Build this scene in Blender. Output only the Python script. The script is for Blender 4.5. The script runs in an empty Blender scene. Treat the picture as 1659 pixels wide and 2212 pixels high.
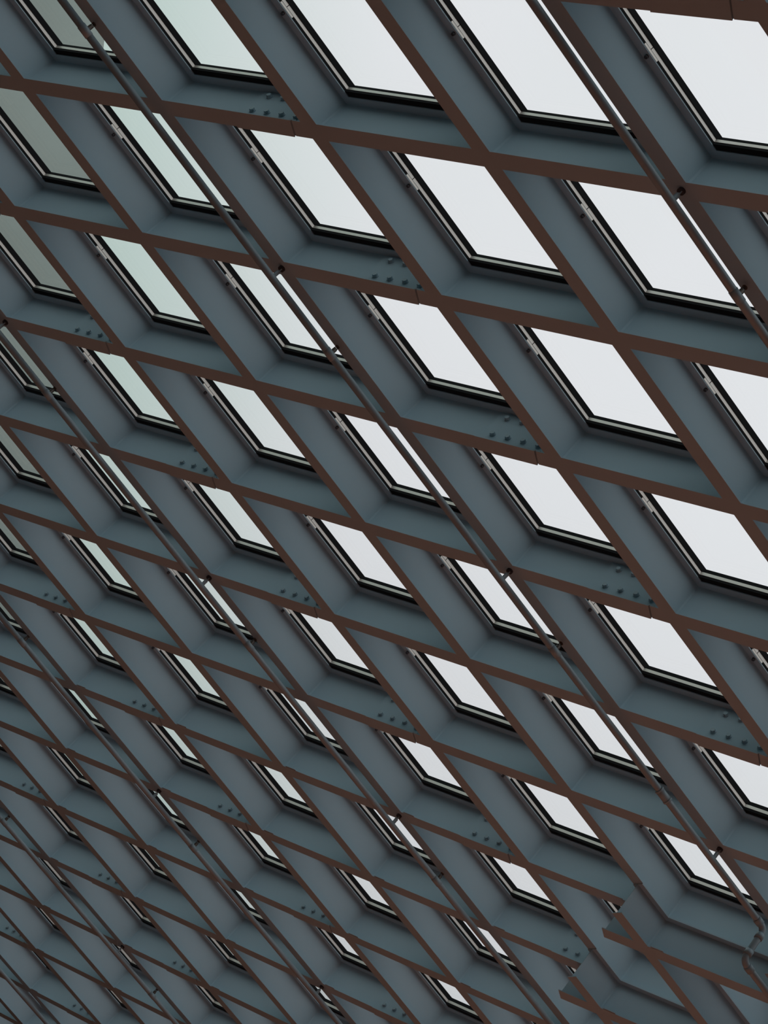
import bpy, bmesh, math, random
from mathutils import Matrix, Vector

random.seed(7)
SC = bpy.context.scene
COL = SC.collection

# ------------------------------------------------------------------ camera
cam_data = bpy.data.cameras.new('camera')
cam_data.sensor_fit = 'VERTICAL'
cam_data.sensor_height = 36.0
cam_data.lens = 75.344
cam_data.clip_end = 500
cam = bpy.data.objects.new('camera', cam_data)
cam.location = (0, 0, 1.6)
cam.rotation_euler = (math.radians(90 + 33.8583), 0, 0)
COL.objects.link(cam)
SC.camera = cam

# ------------------------------------------------------------------ sky
SKY_STRENGTH = 1.0
world = bpy.data.worlds.new('overcast_sky')
SC.world = world
world.use_nodes = True
wn, wl = world.node_tree.nodes, world.node_tree.links
wn.clear()


def node(nt, kind, **kw):
    n = nt.nodes.new(kind)
    for k, v in kw.items():
        setattr(n, k, v)
    return n


_tc = wn.new('ShaderNodeTexCoord')
_sep = wn.new('ShaderNodeSeparateXYZ')
wl.new(_tc.outputs['Generated'], _sep.inputs[0])
# overcast light: brighter cloud towards +X, greener and dimmer towards -X
_side = wn.new('ShaderNodeMapRange')
_side.interpolation_type = 'SMOOTHSTEP'
_side.inputs['From Min'].default_value = -0.15
_side.inputs['From Max'].default_value = 0.02
wl.new(_sep.outputs['X'], _side.inputs['Value'])
_cl = wn.new('ShaderNodeTexNoise')
_cl.inputs['Scale'].default_value = 2.6
_cl.inputs['Detail'].default_value = 3
wl.new(_tc.outputs['Generated'], _cl.inputs['Vector'])
_clr = wn.new('ShaderNodeMapRange')
_clr.inputs['From Min'].default_value = 0.3
_clr.inputs['From Max'].default_value = 0.7
_clr.inputs['To Min'].default_value = -0.18
_clr.inputs['To Max'].default_value = 0.18
wl.new(_cl.outputs['Fac'], _clr.inputs['Value'])
_add = wn.new('ShaderNodeMath')
_add.operation = 'ADD'
_add.use_clamp = True
wl.new(_side.outputs[0], _add.inputs[0])
wl.new(_clr.outputs[0], _add.inputs[1])
_mix = wn.new('ShaderNodeMix')
_mix.data_type = 'RGBA'
_mix.inputs[6].default_value = (0.57, 0.70, 0.655, 1)
_mix.inputs[7].default_value = (0.89, 0.89, 0.92, 1)
wl.new(_add.outputs[0], _mix.inputs[0])
_bg = wn.new('ShaderNodeBackground')
_bg.inputs['Strength'].default_value = SKY_STRENGTH
wl.new(_mix.outputs[2], _bg.inputs['Color'])
_wo = wn.new('ShaderNodeOutputWorld')
wl.new(_bg.outputs[0], _wo.inputs['Surface'])

# ------------------------------------------------------------------ warm interior lamps (hang low in the hall, below the view)
LAMP_W = 91.0
LAMP_COLOR = (1.0, 0.64, 0.61)
for i, (lx, ly, lz) in enumerate([(-6, 5, 2.9), (-1, 5, 2.9), (-6, 12, 3.4), (0, 12, 3.2), (-6, 20, 3.6), (-1, 20, 3.4), (3, 8, 2.6), (2, 17, 2.8)]):
    ld = bpy.data.lights.new('ceiling_lamp_light', 'AREA')
    ld.shape = 'DISK'
    ld.size = 1.2
    ld.energy = LAMP_W
    ld.color = LAMP_COLOR
    lo = bpy.data.objects.new('lamp_light', ld)
    lo.location = (lx, ly, lz)
    COL.objects.link(lo)

vs = SC.view_settings
vs.view_transform = 'Standard'
vs.look = 'None'
vs.exposure = 0.0
vs.gamma = 1.0
vs.use_curve_mapping = False
SC.cycles.max_bounces = 7
SC.cycles.diffuse_bounces = 4
SC.cycles.transparent_max_bounces = 16
SC.cycles.sample_clamp_indirect = 4.0

# ------------------------------------------------------------------ materials


def mat(name, color, rough=0.6, metal=0.0, spec=0.5, noise=0.0, nscale=6.0, bump=0.0, bscale=80.0):
    m = bpy.data.materials.new(name)
    m.use_nodes = True
    nt = m.node_tree
    b = nt.nodes['Principled BSDF']
    b.inputs['Base Color'].default_value = (*color, 1)
    b.inputs['Roughness'].default_value = rough
    b.inputs['Metallic'].default_value = metal
    b.inputs['Specular IOR Level'].default_value = spec
    tc = nt.nodes.new('ShaderNodeTexCoord')
    if noise:
        t = nt.nodes.new('ShaderNodeTexNoise')
        t.inputs['Scale'].default_value = nscale
        t.inputs['Detail'].default_value = 4
        nt.links.new(tc.outputs['Object'], t.inputs['Vector'])
        mx = nt.nodes.new('ShaderNodeMix')
        mx.data_type = 'RGBA'
        mx.inputs[6].default_value = (*[c * (1 - noise) for c in color], 1)
        mx.inputs[7].default_value = (*[min(1, c * (1 + noise)) for c in color], 1)
        nt.links.new(t.outputs['Fac'], mx.inputs[0])
        nt.links.new(mx.outputs[2], b.inputs['Base Color'])
    if bump:
        t2 = nt.nodes.new('ShaderNodeTexNoise')
        t2.inputs['Scale'].default_value = bscale
        nt.links.new(tc.outputs['Object'], t2.inputs['Vector'])
        bp = nt.nodes.new('ShaderNodeBump')
        bp.inputs['Strength'].default_value = bump
        bp.inputs['Distance'].default_value = 0.002
        nt.links.new(t2.outputs['Fac'], bp.inputs['Height'])
        nt.links.new(bp.outputs[0], b.inputs['Normal'])
    return m


PAINT = (0.32, 0.455, 0.515)
M_STEEL = mat('blue_grey_steel_paint', PAINT, rough=0.62, spec=0.25, noise=0.05, nscale=2.2, bump=0.12, bscale=220)
M_BOLT = mat('painted_bolt', (0.29, 0.41, 0.46), rough=0.5, spec=0.3)
M_DARK = mat('dark_fixing_steel', (0.035, 0.035, 0.04), rough=0.5)
M_ALU = mat('mill_aluminium', (0.62, 0.60, 0.55), rough=0.38, metal=0.6, spec=0.6, noise=0.04, nscale=9)
M_RUBBER = mat('black_rubber', (0.012, 0.014, 0.015), rough=0.8, spec=0.1)
M_PIPE = mat('pipe_paint', (0.26, 0.36, 0.40), rough=0.42, spec=0.4, noise=0.05, nscale=4)
M_BRASS = mat('sprinkler_metal', (0.10, 0.085, 0.07), rough=0.4, metal=0.3)
M_WALL = mat('plaster', (0.30, 0.25, 0.21), rough=0.9, noise=0.04)
M_CEIL = mat('roof_soffit', (0.30, 0.31, 0.32), rough=0.8, noise=0.04)
M_CONC = mat('pale_concrete', (0.30, 0.325, 0.305), rough=0.85, noise=0.16, nscale=0.16)


def wood_floor():
    m = bpy.data.materials.new('oak_floor')
    m.use_nodes = True
    nt = m.node_tree
    b = nt.nodes['Principled BSDF']
    b.inputs['Roughness'].default_value = 0.55
    tc = nt.nodes.new('ShaderNodeTexCoord')
    br = nt.nodes.new('ShaderNodeTexBrick')
    br.inputs['Color1'].default_value = (0.42, 0.22, 0.14, 1)
    br.inputs['Color2'].default_value = (0.36, 0.18, 0.115, 1)
    br.inputs['Mortar'].default_value = (0.12, 0.07, 0.04, 1)
    br.inputs['Scale'].default_value = 1.0
    br.inputs['Mortar Size'].default_value = 0.004
    br.inputs['Brick Width'].default_value = 1.4
    br.inputs['Row Height'].default_value = 0.14
    nt.links.new(tc.outputs['Object'], br.inputs['Vector'])
    nt.links.new(br.outputs['Color'], b.inputs['Base Color'])
    return m


M_FLOOR = wood_floor()


def glass():
    m = bpy.data.materials.new('mesh_laminated_glass')
    m.use_nodes = True
    nt = m.node_tree
    nt.nodes.clear()
    tr = nt.nodes.new('ShaderNodeBsdfTransparent')
    tint = (0.950, 0.964, 0.962)                # slightly green glass
    # the laminated mesh lets less light through the flatter it is crossed
    g0 = nt.nodes.new('ShaderNodeNewGeometry')
    dt = nt.nodes.new('ShaderNodeVectorMath')
    dt.operation = 'DOT_PRODUCT'
    nt.links.new(g0.outputs['Normal'], dt.inputs[0])
    nt.links.new(g0.outputs['Incoming'], dt.inputs[1])
    mr = nt.nodes.new('ShaderNodeValToRGB')
    el = mr.color_ramp.elements
    el[0].position, el[0].color = 0.14, (0.02, 0.02, 0.02, 1)
    el[1].position, el[1].color = 0.62, (1, 1, 1, 1)
    e = el.new(0.40)
    e.color = (0.93, 0.93, 0.93, 1)
    nt.links.new(dt.outputs['Value'], mr.inputs['Fac'])
    sc = nt.nodes.new('ShaderNodeVectorMath')
    sc.operation = 'SCALE'
    sc.inputs[0].default_value = tint
    nt.links.new(mr.outputs[0], sc.inputs['Scale'])
    nt.links.new(sc.outputs[0], tr.inputs['Color'])
    gl = nt.nodes.new('ShaderNodeBsdfGlossy')
    gl.inputs['Roughness'].default_value = 0.03
    fr = nt.nodes.new('ShaderNodeFresnel')
    ge = nt.nodes.new('ShaderNodeNewGeometry')
    io = nt.nodes.new('ShaderNodeMapRange')
    io.inputs['To Min'].default_value = 1.38
    io.inputs['To Max'].default_value = 1 / 1.38
    nt.links.new(ge.outputs['Backfacing'], io.inputs['Value'])
    nt.links.new(io.outputs[0], fr.inputs['IOR'])
    ms = nt.nodes.new('ShaderNodeMixShader')
    nt.links.new(fr.outputs[0], ms.inputs[0])
    nt.links.new(tr.outputs[0], ms.inputs[1])
    nt.links.new(gl.outputs[0], ms.inputs[2])
    out = nt.nodes.new('ShaderNodeOutputMaterial')
    nt.links.new(ms.outputs[0], out.inputs['Surface'])
    return m


M_GLASS = glass()

# ------------------------------------------------------------------ roof frame of reference
# roof lattice: two families of beams at 60 degrees, 1.2319 m apart along each other
S = 1.2319
HH = S * math.sin(math.radians(60))
ROOF_R = Matrix(((0.78040438, 0.23217334, 0.5805726),
                 (-0.35887612, 0.92666241, 0.11182442),
                 (-0.51203216, -0.29562191, 0.80649287)))
ROOF_O = Vector((-2.32020722, 9.93897508, 11.58674619))
ROOF = Matrix.Translation(ROOF_O) @ ROOF_R.to_4x4()


def lat(ia, oa, ib, ob):
    """Point in the roof plane: oa metres off steep line ia, ob metres off cross line ib."""
    a = ia + oa / HH
    b = ib + ob / HH
    return (S * (a + 0.5 * b), HH * b)


class MB:
    """Collects prisms, tubes and discs into one mesh."""

    def __init__(self):
        self.v, self.f = [], []

    def prism(self, poly, z0, z1):
        n = len(poly)
        area = sum(poly[i][0] * poly[(i + 1) % n][1] - poly[(i + 1) % n][0] * poly[i][1] for i in range(n))
        if area < 0:
            poly = poly[::-1]
        o = len(self.v)
        self.v += [(x, y, z0) for x, y in poly] + [(x, y, z1) for x, y in poly]
        self.f.append(tuple(o + i for i in reversed(range(n))))
        self.f.append(tuple(o + n + i for i in range(n)))
        for i in range(n):
            j = (i + 1) % n
            self.f.append((o + i, o + j, o + n + j, o + n + i))
        return self

    def lattice_box(self, a0, a1, b0, b1, z0, z1):
        """a0.. are (line, offset) pairs."""
        return self.prism([lat(*a0, *b0), lat(*a1, *b0), lat(*a1, *b1), lat(*a0, *b1)], z0, z1)

    def ring(self, edges, z0, z1):
        """A closed frame: edges = outer and inner (a0,a1,b0,b1) pairs."""
        (A0, A1, B0, B1), (a0, a1, b0, b1) = edges
        out = [lat(*A0, *B0), lat(*A1, *B0), lat(*A1, *B1), lat(*A0, *B1)]
        inn = [lat(*a0, *b0), lat(*a1, *b0), lat(*a1, *b1), lat(*a0, *b1)]
        o = len(self.v)
        for z in (z0, z1):
            self.v += [(x, y, z) for x, y in out] + [(x, y, z) for x, y in inn]
        for i in range(4):
            j = (i + 1) % 4
            self.f.append((o + i, o + 4 + i, o + 4 + j, o + j))
            self.f.append((o + 8 + i, o + 8 + j, o + 12 + j, o + 12 + i))
            self.f.append((o + i, o + j, o + 8 + j, o + 8 + i))
            self.f.append((o + 4 + i, o + 12 + i, o + 12 + j, o + 4 + j))
        return self

    def tube(self, p0, p1, r0, r1=None, seg=14, caps=True):
        r1 = r0 if r1 is None else r1
        p0, p1 = Vector(p0), Vector(p1)
        d = (p1 - p0).normalized()
        x = d.orthogonal().normalized()
        y = d.cross(x)
        o = len(self.v)
        for p, r in ((p0, r0), (p1, r1)):
            for k in range(seg):
                t = 2 * math.pi * k / seg
                self.v.append(tuple(p + r * (math.cos(t) * x + math.sin(t) * y)))
        for k in range(seg):
            j = (k + 1) % seg
            self.f.append((o + k, o + j, o + seg + j, o + seg + k))
        if caps:
            self.f.append(tuple(o + k for k in reversed(range(seg))))
            self.f.append(tuple(o + seg + k for k in range(seg)))
        return self

    def sweep(self, pts, r, seg=16):
        pts = [Vector(p) for p in pts]
        o = len(self.v)
        ref = None
        for i, p in enumerate(pts):
            d = (pts[min(i + 1, len(pts) - 1)] - pts[max(i - 1, 0)]).normalized()
            x = d.orthogonal().normalized() if ref is None else (ref - ref.dot(d) * d).normalized()
            ref = x
            y = d.cross(x)
            for k in range(seg):
                t = 2 * math.pi * k / seg
                self.v.append(tuple(p + r * (math.cos(t) * x + math.sin(t) * y)))
        for i in range(len(pts) - 1):
            for k in range(seg):
                j = (k + 1) % seg
                self.f.append((o + i * seg + k, o + i * seg + j, o + (i + 1) * seg + j, o + (i + 1) * seg + k))
        self.f.append(tuple(o + k for k in reversed(range(seg))))
        self.f.append(tuple(o + (len(pts) - 1) * seg + k for k in range(seg)))
        return self

    def mesh(self, name, material, origin=(0, 0, 0), smooth=False):
        me = bpy.data.meshes.new(name)
        ox, oy, oz = origin
        me.from_pydata([(x - ox, y - oy, z - oz) for x, y, z in self.v], [], self.f)
        me.materials.append(material)
        if smooth:
            for p in me.polygons:
                p.use_smooth = len(p.vertices) == 4
        me.update()
        return me


def thing(name, label, cat, xyz, group=None):
    """An Empty at the thing's base, standing in the roof's frame; its parts hang below it."""
    o = bpy.data.objects.new(name, None)
    o.empty_display_size = 0.1
    o.matrix_world = ROOF @ Matrix.Translation(xyz)
    o['label'] = label
    o['category'] = cat
    o['kind'] = 'thing'
    if group:
        o['group'] = group
    COL.objects.link(o)
    return o


def part(name, mb, material, parent, origin=(0, 0, 0), smooth=False, label=None):
    o = bpy.data.objects.new(name, mb.mesh(name, material, origin, smooth))
    o.parent = parent
    if label:
        o['label'] = label
    COL.objects.link(o)
    return o


def copy_part(src, parent):
    o = src.copy()
    o.parent = parent
    COL.objects.link(o)
    return o


def structure(name, mb, material, smooth=False):
    o = bpy.data.objects.new(name, mb.mesh(name, material, (0, 0, 0), smooth))
    o['kind'] = 'structure'
    COL.objects.link(o)
    return o


ORD = ['', 'first', 'second', 'third', 'fourth', 'fifth', 'sixth', 'seventh', 'eighth', 'ninth', 'tenth', 'eleventh',
       'twelfth', 'thirteenth', 'fourteenth', 'fifteenth', 'sixteenth', 'seventeenth', 'eighteenth', 'nineteenth', 'twentieth',
       'twenty-first', 'twenty-second', 'twenty-third', 'twenty-fourth']

# which cells exist: row b -> first and last column a  (cell = between steep lines a, a+1 and cross lines b-1, b)
CELLS = {-2: (2, 6), -1: (0, 6), 0: (-2, 6), 1: (-3, 5), 2: (-4, 4), 3: (-5, 4), 4: (-6, 3), 5: (-7, 2), 6: (-8, 2), 7: (-9, 1),
         8: (-10, 0), 9: (-10, -1), 10: (-11, -2), 11: (-12, -4), 12: (-13, -6), 13: (-14, -7), 14: (-15, -9), 15: (-16, -12)}
cells = [(a, b) for b, (a0, a1) in CELLS.items() for a in range(a0, a1 + 1)]
cellset = set(cells)

FW, TF, WT = 0.052, 0.007, 0.003     # half flange width, flange thickness, half web thickness
D0, D1 = 0.304, 0.311                # outer flange

# ------------------------------------------------------------------ steep beams (run straight down the picture)
a_lines = range(min(a for a, b in cells), max(a for a, b in cells) + 2)


def a_range(a):
    bs = [b for (ca, b) in cells if ca in (a, a - 1)]
    return min(bs) - 1, max(bs)


def b_range(b):
    cs = [ca for (ca, cb) in cells if cb in (b, b + 1)]
    return min(cs), max(cs) + 1


for a in a_lines:
    b0, b1 = a_range(a)
    B0, B1 = (b0, -0.06), (b1, 0.06)
    o = lat(a, 0, b0, 0)
    org = (o[0], o[1], 0)
    t = thing('roof_beam', '', 'beam', org, 'steep beams of the roof grid')
    t['line'] = a
    part('web', MB().lattice_box((a, -WT), (a, WT), B0, B1, 0, D0), M_STEEL, t, org)
    part('inner_flange', MB().lattice_box((a, -FW), (a, FW), B0, B1, -TF, 0), M_STEEL, t, org)
    part('outer_flange', MB().lattice_box((a, -FW), (a, FW), B0, B1, D0, D1), M_STEEL, t, org)
    # one dark fixing per bay under the outer flange, by the glazing clip
    first = None
    for b in range(b0 + 1, b1 + 1):
        if (a, b) not in cellset:
            continue
        x, y = lat(a, 0.03, b, -0.53 * HH)
        if first is None:
            first = part('bolt', MB().tube((0, 0, -0.016), (0, 0, 0.0), 0.011, seg=8), M_DARK, t)
            c = first
        else:
            c = copy_part(first, t)
        c.location = (x - org[0], y - org[1], D0)

# ------------------------------------------------------------------ cross beams, in lengths of three bays bolted end to end
JA = -0.131                                  # the joint sits this far (in bays) before every third steep beam


def joint_x(a, b):
    return lat(a, 0, b, 0)[0] + JA * S


bolt_proto = [None]
b_lines = range(min(CELLS) - 1, max(CELLS) + 1)
for b in b_lines:
    a0, a1 = b_range(b)
    joints = [a for a in range(a0 - 3, a1 + 4) if (a - 2) % 3 == 0]
    piece_no = 0
    for ja in joints:                        # piece from the joint before ja to the joint before ja + 3
        lo, hi = max(a0, ja), min(a1, ja + 3)
        has_start, has_end = a0 < ja <= a1, a0 < ja + 3 <= a1
        if hi < lo or (hi == lo and not has_start):
            continue
        piece_no += 1
        o = lat(lo, 0, b, 0)
        org = (o[0], o[1], 0)
        web, fin, fout = MB(), MB(), MB()

        def strip(left, right, y_off, mbs):
            """left/right: (line, offset) or x value of a square cut; y_off half width."""
            for mb, z0, z1 in mbs:
                pl = []
                for side, s in ((left, -1), (right, -1), (right, 1), (left, 1)):
                    if isinstance(side, tuple):
                        pl.append(lat(*side, b, s * y_off))
                    else:
                        pl.append((side, lat(0, 0, b, s * y_off)[1]))
                mb.prism(pl, z0, z1)
        FL = [(fin, -TF, 0), (fout, D0, D1)]
        WB = [(web, 0, D0)]
        if has_start:
            xj = joint_x(ja, b)
            strip(xj + 0.0035, (ja, -FW), FW, FL[:1])
            strip(xj, (ja, -FW), FW, FL[1:])
            strip(xj, (ja, -WT), WT, WB)
            fin.prism([(xj - 0.02, lat(0, 0, b, -FW)[1]), (xj + 0.03, lat(0, 0, b, -FW)[1]),
                       (xj + 0.03, lat(0, 0, b, FW)[1]), (xj - 0.02, lat(0, 0, b, FW)[1])], 0.0005, 0.007)
        for a in range(lo, hi):
            if a == ja + 2 and has_end:
                xj = joint_x(ja + 3, b)
                strip((a, FW), xj - 0.0035, FW, FL[:1])
                strip((a, FW), xj, FW, FL[1:])
                strip((a, WT), xj, WT, WB)
            else:
                strip((a, FW), (a + 1, -FW), FW, FL)
                strip((a, WT), (a + 1, -WT), WT, WB)
        # weld fillets in the corners towards the steep beams
        for a in range(lo, hi):
            web.prism([lat(a, WT, b, -WT), lat(a, WT + 0.007, b, -WT), lat(a, WT, b, -WT - 0.007)], 0.0, D0)
            if b >= 6 and a <= -2:           # small weld tabs left at the lower nodes
                fin.prism([lat(a, 0.075, b, -FW), lat(a, 0.165, b, -FW), lat(a, 0.165, b, -FW - 0.011), lat(a, 0.075, b, -FW - 0.011)], -0.004, 0.001)
        t = thing('cross_beam', '', 'beam', org, 'cross beams of the roof grid')
        t['row'], t['piece'] = b, ja
        part('web', web, M_STEEL, t, org)
        part('inner_flange', fin, M_STEEL, t, org)
        part('outer_flange', fout, M_STEEL, t, org)
        if has_end and (ja + 2) >= a0:
            je = ja + 3
            yb = lat(0, 0, b, 0)[1]
            pm = MB()
            for s in (-1, 1):
                pm.prism([(lat(je, 0, b, 0)[0] - 0.506 * S, yb + s * WT), (lat(je, -0.012, b, s * WT)[0], yb + s * WT),
                          (lat(je, -0.012, b, s * (WT + 0.009))[0], yb + s * (WT + 0.009)), (lat(je, 0, b, 0)[0] - 0.506 * S, yb + s * (WT + 0.009))],
                         0.018, 0.285)
            sp = part('splice_plate', pm, M_STEEL, t, org)
            cp = MB().prism([(lat(je, 0, b, 0)[0] - 0.50 * S, yb - FW - 0.004), (joint_x(je, b) - 0.004, yb - FW - 0.004),
                             (joint_x(je, b) - 0.004, yb + FW + 0.004), (lat(je, 0, b, 0)[0] - 0.50 * S, yb + FW + 0.004)], -TF - 0.006, -TF)
            part('flange_plate', cp, M_STEEL, t, org)
            for (da, z) in ((-0.444, 0.245), (-0.351, 0.243), (-0.258, 0.243), (-0.446, 0.082), (-0.353, 0.083), (-0.259, 0.084), (-0.164, 0.077), (-0.165, 0.243)):
                if bolt_proto[0] is None:
                    m = MB().tube((0, 0, 0), (0, -0.004, 0), 0.021, seg=14).tube((0, -0.004, 0), (0, -0.021, 0), 0.0175, 0.016, seg=6)
                    bp = part('bolt', m, M_BOLT, sp)
                    bolt_proto[0] = bp
                else:
                    bp = copy_part(bolt_proto[0], sp)
                bp.location = (lat(je, 0, b, 0)[0] + da * S - org[0], yb - WT - 0.009 - org[1], z)

# ------------------------------------------------------------------ skylights
EPS = 0.0006


def make_skylight(name):
    """Built once for cell (0, 0), then copied to every other cell."""
    a, b = 0, 0
    x, y = lat(a, 0, b, 0)
    org = (x, y, 0)
    t = thing(name, '', 'skylight', (x, y, 0), 'diamond skylights of the roof grid')
    outer = ((a, EPS), (a + 1, -EPS), (b - 1, EPS), (b, -EPS))

    def E(al, ar, bt, bb):
        return ((a, al), (a + 1, -ar), (b - 1, bt), (b, -bb))
    g = MB()
    g.ring((outer, E(0.0505, 0.0505, 0.0505, 0.086)), D1, 0.331)
    g.ring((outer, E(0.056, 0.056, 0.056, 0.0775)), 0.356, 0.3955)
    part('gasket', g, M_RUBBER, t, org)
    f = MB().ring((outer, E(0.052, 0.054, 0.054, 0.088)), 0.331, 0.356)
    fo = part('frame', f, M_ALU, t, org)
    c = MB().prism([lat(a, 0.045, b, -0.499 * HH), lat(a, 0.0535, b, -0.499 * HH), lat(a, 0.0535, b, -0.589 * HH), lat(a, 0.045, b, -0.589 * HH)], 0.3115, 0.3268)
    part('clip', c, M_ALU, t, org, label='small pale metal clip')
    s = MB().prism([lat(a, 0.050, b, -0.5515 * HH), lat(a, 0.0527, b, -0.5515 * HH), lat(a, 0.0527, b, -0.5545 * HH), lat(a, 0.050, b, -0.5545 * HH)], 0.331, 0.356)
    part('frame_joint', s, M_RUBBER, fo, org)
    p = MB().lattice_box((a, 0.03), (a + 1, -0.03), (b - 1, 0.03), (b, -0.03), 0.3957, 0.4077)
    part('pane', p, M_GLASS, t, org)
    return t


def copy_tree(src, parent=None):
    o = src.copy()
    if parent:
        o.parent = parent
    COL.objects.link(o)
    for ch in list(src.children):
        copy_tree(ch, o)
    return o


sky0 = make_skylight('skylight')
for (a, b) in sorted(cells, key=lambda c: (c[1], c[0])):
    if (a, b) == (0, 0):
        t = sky0
    else:
        t = copy_tree(sky0)
        x, y = lat(a, 0, b, 0)
        t.matrix_world = ROOF @ Matrix.Translation((x, y, 0))
    t['row'], t['col'] = b, a

# ------------------------------------------------------------------ second layer of beams bolted under the lower right of the grid
L2_TOP0, L2_TOP1 = -0.0145, -0.0075
L2_BOT0, L2_BOT1 = -0.305, -0.298
CUT = 0.293 * S
layer2_a = {1: 6, 0: 6, -1: 7}
layer2_b = {6: 0, 7: -1}
L2_END_B, L2_END_A = 7, 1
vdir = Vector((0.5, math.sin(math.radians(60)), 0))


def a_cut(a, b, off, back):
    """Point off metres beside steep line a, on a square cut 'back' metres before node (a, b)."""
    c = Vector((*lat(a, 0, b, 0), 0)) - vdir * back
    n = Vector((vdir.y, -vdir.x, 0))
    p = c + n * off
    return (p.x, p.y)


for a, bs in layer2_a.items():
    org = (*lat(a, 0, bs, 0), L2_BOT0)
    t = thing('lower_beam', '', 'beam', org, 'second layer of steel beams under the roof grid')
    t['l2'] = 'a%d' % a
    for nm, off, z0, z1 in (('web', WT, L2_BOT1, L2_TOP0), ('lower_flange', FW, L2_BOT0, L2_BOT1), ('upper_flange', FW, L2_TOP0, L2_TOP1)):
        e = L2_END_B + 1
        part(nm, MB().prism([a_cut(a, bs, -off, CUT), a_cut(a, bs, off, CUT), lat(a, off, e, 0), lat(a, -off, e, 0)], z0, z1), M_STEEL, t, org)
for b, as_ in layer2_b.items():
    org = (*lat(as_, 0, b, 0), L2_BOT0)
    t = thing('lower_cross_beam', '', 'beam', org, 'second layer of steel beams under the roof grid')
    t['l2'] = 'b%d' % b
    for nm, off, z0, z1 in (('web', WT, L2_BOT1, L2_TOP0), ('lower_flange', FW, L2_BOT0, L2_BOT1), ('upper_flange', FW, L2_TOP0, L2_TOP1)):
        m = MB()
        yb0, yb1 = lat(0, 0, b, -off)[1], lat(0, 0, b, off)[1]
        x0 = lat(as_, 0, b, 0)[0] - CUT
        m.prism([(x0, yb0), lat(as_, -off, b, -off), lat(as_, -off, b, off), (x0, yb1)], z0, z1)
        for a in range(as_, L2_END_A + 1):
            m.lattice_box((a, off), (a + 1, -off), (b, -off), (b, off), z0, z1)
            if nm == 'lower_flange':
                m.prism([lat(a, 0.075, b, -FW), lat(a, 0.165, b, -FW), lat(a, 0.165, b, -FW - 0.011), lat(a, 0.075, b, -FW - 0.011)], z0 + 0.003, z1 + 0.001)
            if nm == 'web':
                m.prism([lat(a, WT, b, -WT), lat(a, WT + 0.007, b, -WT), lat(a, WT, b, -WT - 0.007)], z0, z1)
        part(nm, m, M_STEEL, t, org)

# ------------------------------------------------------------------ sprinkler pipes hung under every third steep beam
PZ, PR = -0.115, 0.0245
hang_proto, spr_proto = [], []


def along(a, b):
    return Vector((*lat(a, 0, b, 0), 0))


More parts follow.
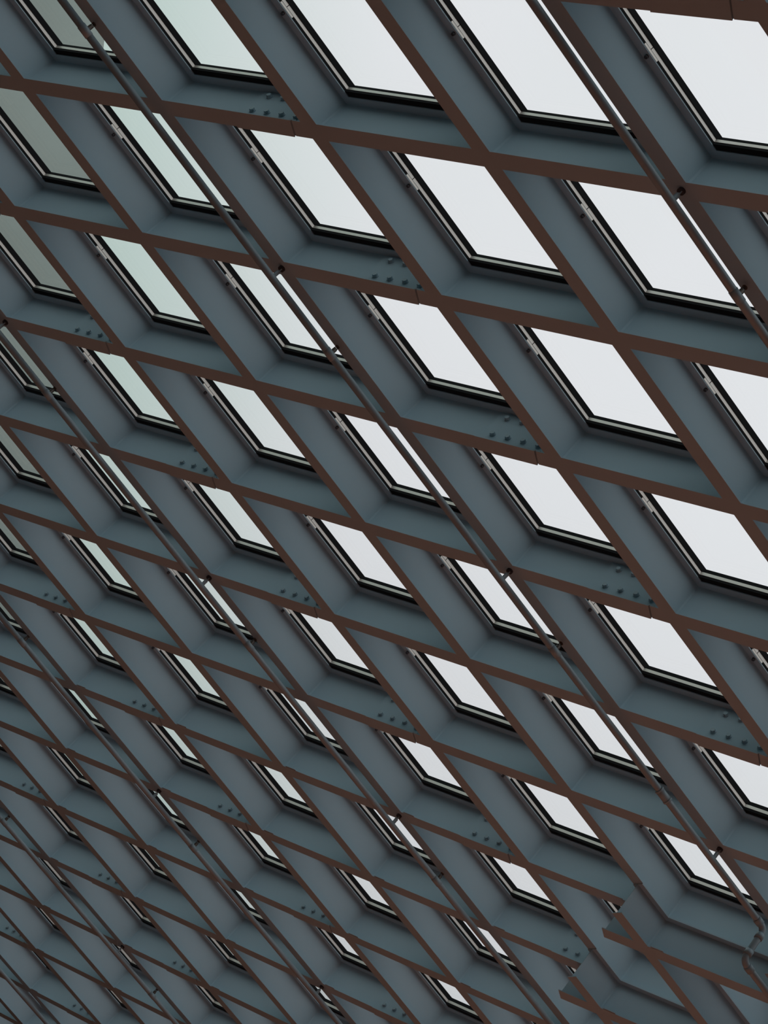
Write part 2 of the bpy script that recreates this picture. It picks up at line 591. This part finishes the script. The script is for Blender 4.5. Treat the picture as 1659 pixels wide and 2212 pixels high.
for a in (4, 1, -2, -5, -8, -11, -14):
    b0, b1 = a_range(a)
    org = Vector((*lat(a, 0, b0, 0), PZ))
    t = thing('sprinkler_pipe', '', 'pipe', tuple(org), 'sprinkler pipes under the steep beams')
    t['line'] = a
    jog = {1: 5.52}.get(a)
    pts = []
    if jog is None:
        pts = [(0, 0, 0), tuple(along(a, b1) - along(a, b0))]
    else:
        J = along(a, jog) - along(a, b0)
        down = Vector((0, 0, -0.30))
        r = 0.05
        pts = [Vector((0, 0, 0))]
        for k in range(9):
            q = math.pi / 2 * k / 8
            pts.append(J - vdir * r + vdir * r * math.sin(q) + Vector((0, 0, -1)) * r * (1 - math.cos(q)))
        for k in range(9):
            q = math.pi / 2 * k / 8
            pts.append(J + down + Vector((0, 0, r)) + Vector((0, 0, -r)) * math.sin(q) + vdir * r * (1 - math.cos(q)))
        pts.append(along(a, b1) - along(a, b0) + down)
    part('pipe_run', MB().sweep(pts, PR, 18), M_PIPE, t, smooth=True)
    if jog is not None:
        d = Vector((0, 0, -1))
        for p, q in ((J - vdir * 0.10, J - vdir * 0.05), (J + d * 0.05, J + d * 0.095), (J + d * 0.205, J + d * 0.25),
                     (J + d * 0.30 + vdir * 0.05, J + d * 0.30 + vdir * 0.10)):
            part('elbow_collar', MB().tube(p, q, PR + 0.006, seg=18), M_PIPE, t, smooth=True)
    par = 1 if a in (1, -5, -11) else 0
    for b in range(b0, b1 + 1):
        P = along(a, b) - along(a, b0)
        Q = along(a, b + 0.49) - along(a, b0)
        if (b - par) % 2 == 0 and (jog is None or b < jog):
            if not hang_proto:
                h = MB()
                h.tube((0, 0, 0.018), (0, 0, 0.062), 0.0145, seg=12)
                x = Vector((vdir.y, -vdir.x, 0)) * 0.011
                for s in (-1, 1):
                    h.tube(Vector((0, 0, 0.058)) + s * x, Vector((0, 0, 0.094)) + s * x, 0.0038, seg=8)
                h.tube((0, 0, 0.058), (0, 0, 0.066), 0.015, seg=12)
                hg = part('hanger', h, M_PIPE, t, smooth=False)
                ft = part('hanger_foot', MB().tube((0, 0, 0.092), (0, 0, 0.108), 0.022, seg=14), M_DARK, hg, label='dark round clamp foot on the flange')
                hang_proto += [hg]
            else:
                hg = copy_tree(hang_proto[0], t)
            hg.location = P
            if b + 0.49 < b1 and (jog is None or b + 0.49 < jog - 0.2):
                if not spr_proto:
                    s = MB()
                    s.tube((0, 0, 0.018), (0, 0, 0.052), 0.0155, seg=12)
                    s.tube((0, 0, 0.052), (0, 0, 0.060), 0.012, seg=6)
                    sh = part('sprinkler_head', s, M_BRASS, t, label='small dark upright sprinkler head')
                    fr = MB()
                    x = vdir * 0.012
                    for k in (-1, 1):
                        fr.tube(Vector((0, 0, 0.058)) + k * x, Vector((0, 0, 0.080)) + k * x * 0.5, 0.003, seg=6)
                    fr.tube((0, 0, 0.060), (0, 0, 0.080), 0.0025, seg=6)
                    part('frame_arms', fr, M_BRASS, sh)
                    df = MB().tube((0, 0, 0.080), (0, 0, 0.083), 0.016, seg=12)
                    part('deflector', df, M_BRASS, sh)
                    te = part('tee', MB().tube(-vdir * 0.04, vdir * 0.04, PR + 0.003, seg=18), M_PIPE, t, smooth=True)
                    spr_proto += [sh, te]
                else:
                    sh, te = copy_tree(spr_proto[0], t), copy_tree(spr_proto[1], t)
                sh.location = Q
                te.location = Q
    if a == 1:
        K = along(a, 4.52) - along(a, b0)
        c = MB().tube(K - vdir * 0.055, K + vdir * 0.055, PR + 0.006, seg=18)
        c.tube(K - vdir * 0.055, K - vdir * 0.040, PR + 0.009, seg=18).tube(K + vdir * 0.040, K + vdir * 0.055, PR + 0.009, seg=18)
        part('coupling', c, M_PIPE, t, smooth=True)

# ------------------------------------------------------------------ the hall: floor, walls up to the roof, solid roof around the grid
X0, X1, Y0, Y1 = -13.0, 11.0, -9.0, 35.0


def roof_z(x, y, off=0.0):
    n = ROOF_R.col[2]
    return ROOF_O.z - (n.x * (x - ROOF_O.x) + n.y * (y - ROOF_O.y)) / n.z + off / n.z


fl = MB()
fl.prism([(X0, Y0), (X1, Y0), (X1, Y1), (X0, Y1)], -0.2, 0.0)
structure('floor', fl, M_FLOOR)


def wall(name, p, q, th):
    (x0, y0), (x1, y1) = p, q
    nx, ny = (y1 - y0), -(x1 - x0)
    l = math.hypot(nx, ny)
    nx, ny = nx / l * th, ny / l * th
    base = [(x0, y0), (x1, y1), (x1 + nx, y1 + ny), (x0 + nx, y0 + ny)]
    m = MB()
    m.v = [(x, y, 0.0) for x, y in base] + [(x, y, max(0.3, roof_z(x, y, 0.28))) for x, y in base]
    m.f = [(3, 2, 1, 0), (4, 5, 6, 7), (0, 1, 5, 4), (1, 2, 6, 5), (2, 3, 7, 6), (3, 0, 4, 7)]
    structure(name, m, M_WALL)


wall('wall_left', (X0, Y1), (X0, Y0), 0.3)
wall('wall_right', (X1, Y0), (X1, Y1), 0.3)
wall('wall_front', (X0, Y0), (X1, Y0), 0.3)
wall('wall_back', (X1, Y1), (X0, Y1), 0.3)

ce = MB()
for b in range(-14, 36):
    for a in range(-34, 22):
        if (a, b) in cellset:
            continue
        pl = [lat(a, 0, b - 1, 0), lat(a + 1, 0, b - 1, 0), lat(a + 1, 0, b, 0), lat(a, 0, b, 0)]
        cx, cy = sum(p[0] for p in pl) / 4, sum(p[1] for p in pl) / 4
        w = ROOF @ Vector((cx, cy, 0.3))
        if X0 - 0.9 < w.x < X1 + 0.9 and Y0 - 0.9 < w.y < Y1 + 0.9 and w.z > 0.2:
            o = len(ce.v)
            for z in (0.312, 0.40):
                ce.v += [tuple(ROOF @ Vector((x, y, z))) for x, y in pl]
            ce.f += [(o + 3, o + 2, o + 1, o), (o + 4, o + 5, o + 6, o + 7), (o, o + 1, o + 5, o + 4), (o + 1, o + 2, o + 6, o + 5), (o + 2, o + 3, o + 7, o + 6), (o + 3, o, o + 4, o + 7)]
structure('ceiling', ce, M_CEIL)

# ------------------------------------------------------------------ tall pale building outside, seen through the panes at the left
TY = 50.0
TX = TY * math.tan(math.radians(-10.4475))
tw = bpy.data.objects.new('building', None)
tw.location = (TX - 12, TY, 0)
tw['label'] = 'tall pale grey concrete building outside, seen through the leftmost panes'
tw['category'] = 'building'
tw['kind'] = 'thing'
COL.objects.link(tw)
m = MB().prism([(-12, 0), (12, 0), (8, 16), (-12, 16)], 0, 76)
part('facade', m, M_CONC, tw)
for k in range(3):                          # window bays in the part of the facade beyond the photograph
    for h in range(12):
        x, z = -9.5 + 3.2 * k, 4 + 5.8 * h
        part('window', MB().prism([(x, -0.12), (x + 1.6, -0.12), (x + 1.6, 0.02), (x, 0.02)], z, z + 2.2), M_DARK, tw)
part('parapet', MB().prism([(-12.2, -0.4), (12.0, -0.4), (7.8, 16.2), (-12.2, 16.2)], 76, 77.5), M_CONC, tw)

# ------------------------------------------------------------------ labels
# which skylights of each row, and which bolted lengths of each cross beam row, the view takes in
SEEN_COLS = {0: (0, 4), 1: (-1, 4), 2: (-2, 3), 3: (-3, 2), 4: (-4, 2), 5: (-5, 1), 6: (-6, 0), 7: (-7, -1), 8: (-8, -2), 9: (-8, -3),
             10: (-9, -6), 11: (-10, -8), 12: (-11, -10)}
NO_GLASS = {(-7, 7), (-1, 7), (-8, 8), (-7, 8), (-2, 8), (-8, 9), (-7, 9), (-3, 9), (-9, 10), (-8, 10), (-7, 10), (-10, 11), (-9, 11), (-8, 11),
            (-11, 12), (-10, 12)}
SLIVER = {(-6, 7), (-6, 8), (-6, 9), (-5, 9), (-6, 10), (1, 4), (4, 1)}
SEEN_PIECES = {-1: (2, 5), 0: (-1, 2), 1: (-1, 2), 2: (-4, -1, 2), 3: (-4, -1, 2), 4: (-4, -1, 2), 5: (-7, -4, -1), 6: (-7, -4, -1), 7: (-7, -4, -1),
               8: (-10, -7, -4), 9: (-10, -7, -4), 10: (-10, -7), 11: (-13, -10), 12: (-13, -10), 13: (-13,)}
PLACE = {1: ('the only length in view',), 2: ('left of two bolted lengths', 'right of two bolted lengths'),
         3: ('left of three bolted lengths', 'middle of three bolted lengths', 'right of three bolted lengths')}
LOWER = {'a1': 'steep second-layer steel beam at the right edge, behind the pipe elbow',
         'a0': 'steep second-layer steel beam with square-cut end, running from the higher of two ends',
         'a-1': 'steep second-layer steel beam with square-cut end, starting from the lower of two ends',
         'b6': 'shallow second-layer steel beam passing just below the pipe elbow, higher of two',
         'b7': 'shallow second-layer steel beam along the bottom edge, lower of two'}
for o in [x for x in COL.objects if x.parent is None and x.type == 'EMPTY']:
    kind = o.name.split('.')[0]
    if kind == 'skylight':
        a, b = o['col'], o['row']
        lo, hi = SEEN_COLS.get(b, (1, 0))
        if not lo <= a <= hi:
            o['label'] = 'diamond skylight of the roof grid outside the photograph'
            o['group'] = 'skylights beyond the edges of the photograph'
        else:
            if (a, b) in NO_GLASS:
                look = 'dark skylight opening with its glass hidden'
            elif (a, b) in SLIVER:
                look = 'thin pale sliver of a diamond skylight'
            elif a == -b:
                look = 'dim grey diamond skylight'
            elif a + 0.55 * b < 1.2:
                look = 'pale green diamond skylight'
            else:
                look = 'bright white diamond skylight'
            long_look = len(look.split()) > 4
            tail = ' crossed by a sprinkler pipe' if a % 3 == 0 and not long_look else ''
            o['label'] = '%s%s, %s row from top, %s from left' % (look, tail, ORD[b + 1], ORD[a - lo + 1])
    elif kind == 'cross_beam':
        b, ja = o['row'], o['piece']
        seen = SEEN_PIECES.get(b, ())
        if ja not in seen:
            o['label'] = 'steel cross beam of the roof grid outside the photograph'
            o['group'] = 'cross beams beyond the edges of the photograph'
        else:
            o['label'] = 'shallow steel cross beam in the %s row from top, %s' % (ORD[b + 2], PLACE[len(seen)][seen.index(ja)])
    elif kind == 'roof_beam':
        a = o['line']
        if not -13 <= a <= 5:
            o['label'] = 'steep steel roof beam of the grid outside the photograph'
            o['group'] = 'steep beams beyond the edges of the photograph'
        else:
            extra = ', a sprinkler pipe hung under it' if (a - 1) % 3 == 0 else ''
            o['label'] = 'steep steel roof beam, %s from the upper right corner%s' % (ORD[6 - a], extra)
    elif kind == 'sprinkler_pipe':
        a = o['line']
        extra = {1: ', longest, with an elbow at its end', 4: ', short, above the brightest skylights', -14: ', outside the photograph'}.get(a, ', hung under a steep beam')
        o['label'] = 'grey sprinkler pipe, %s from the upper right corner%s' % (ORD[(4 - a) // 3 + 1], extra)
    elif 'l2' in o:
        o['label'] = LOWER[o['l2']]
    for k in ('row', 'col', 'piece', 'line', 'l2'):
        if k in o:
            del o[k]
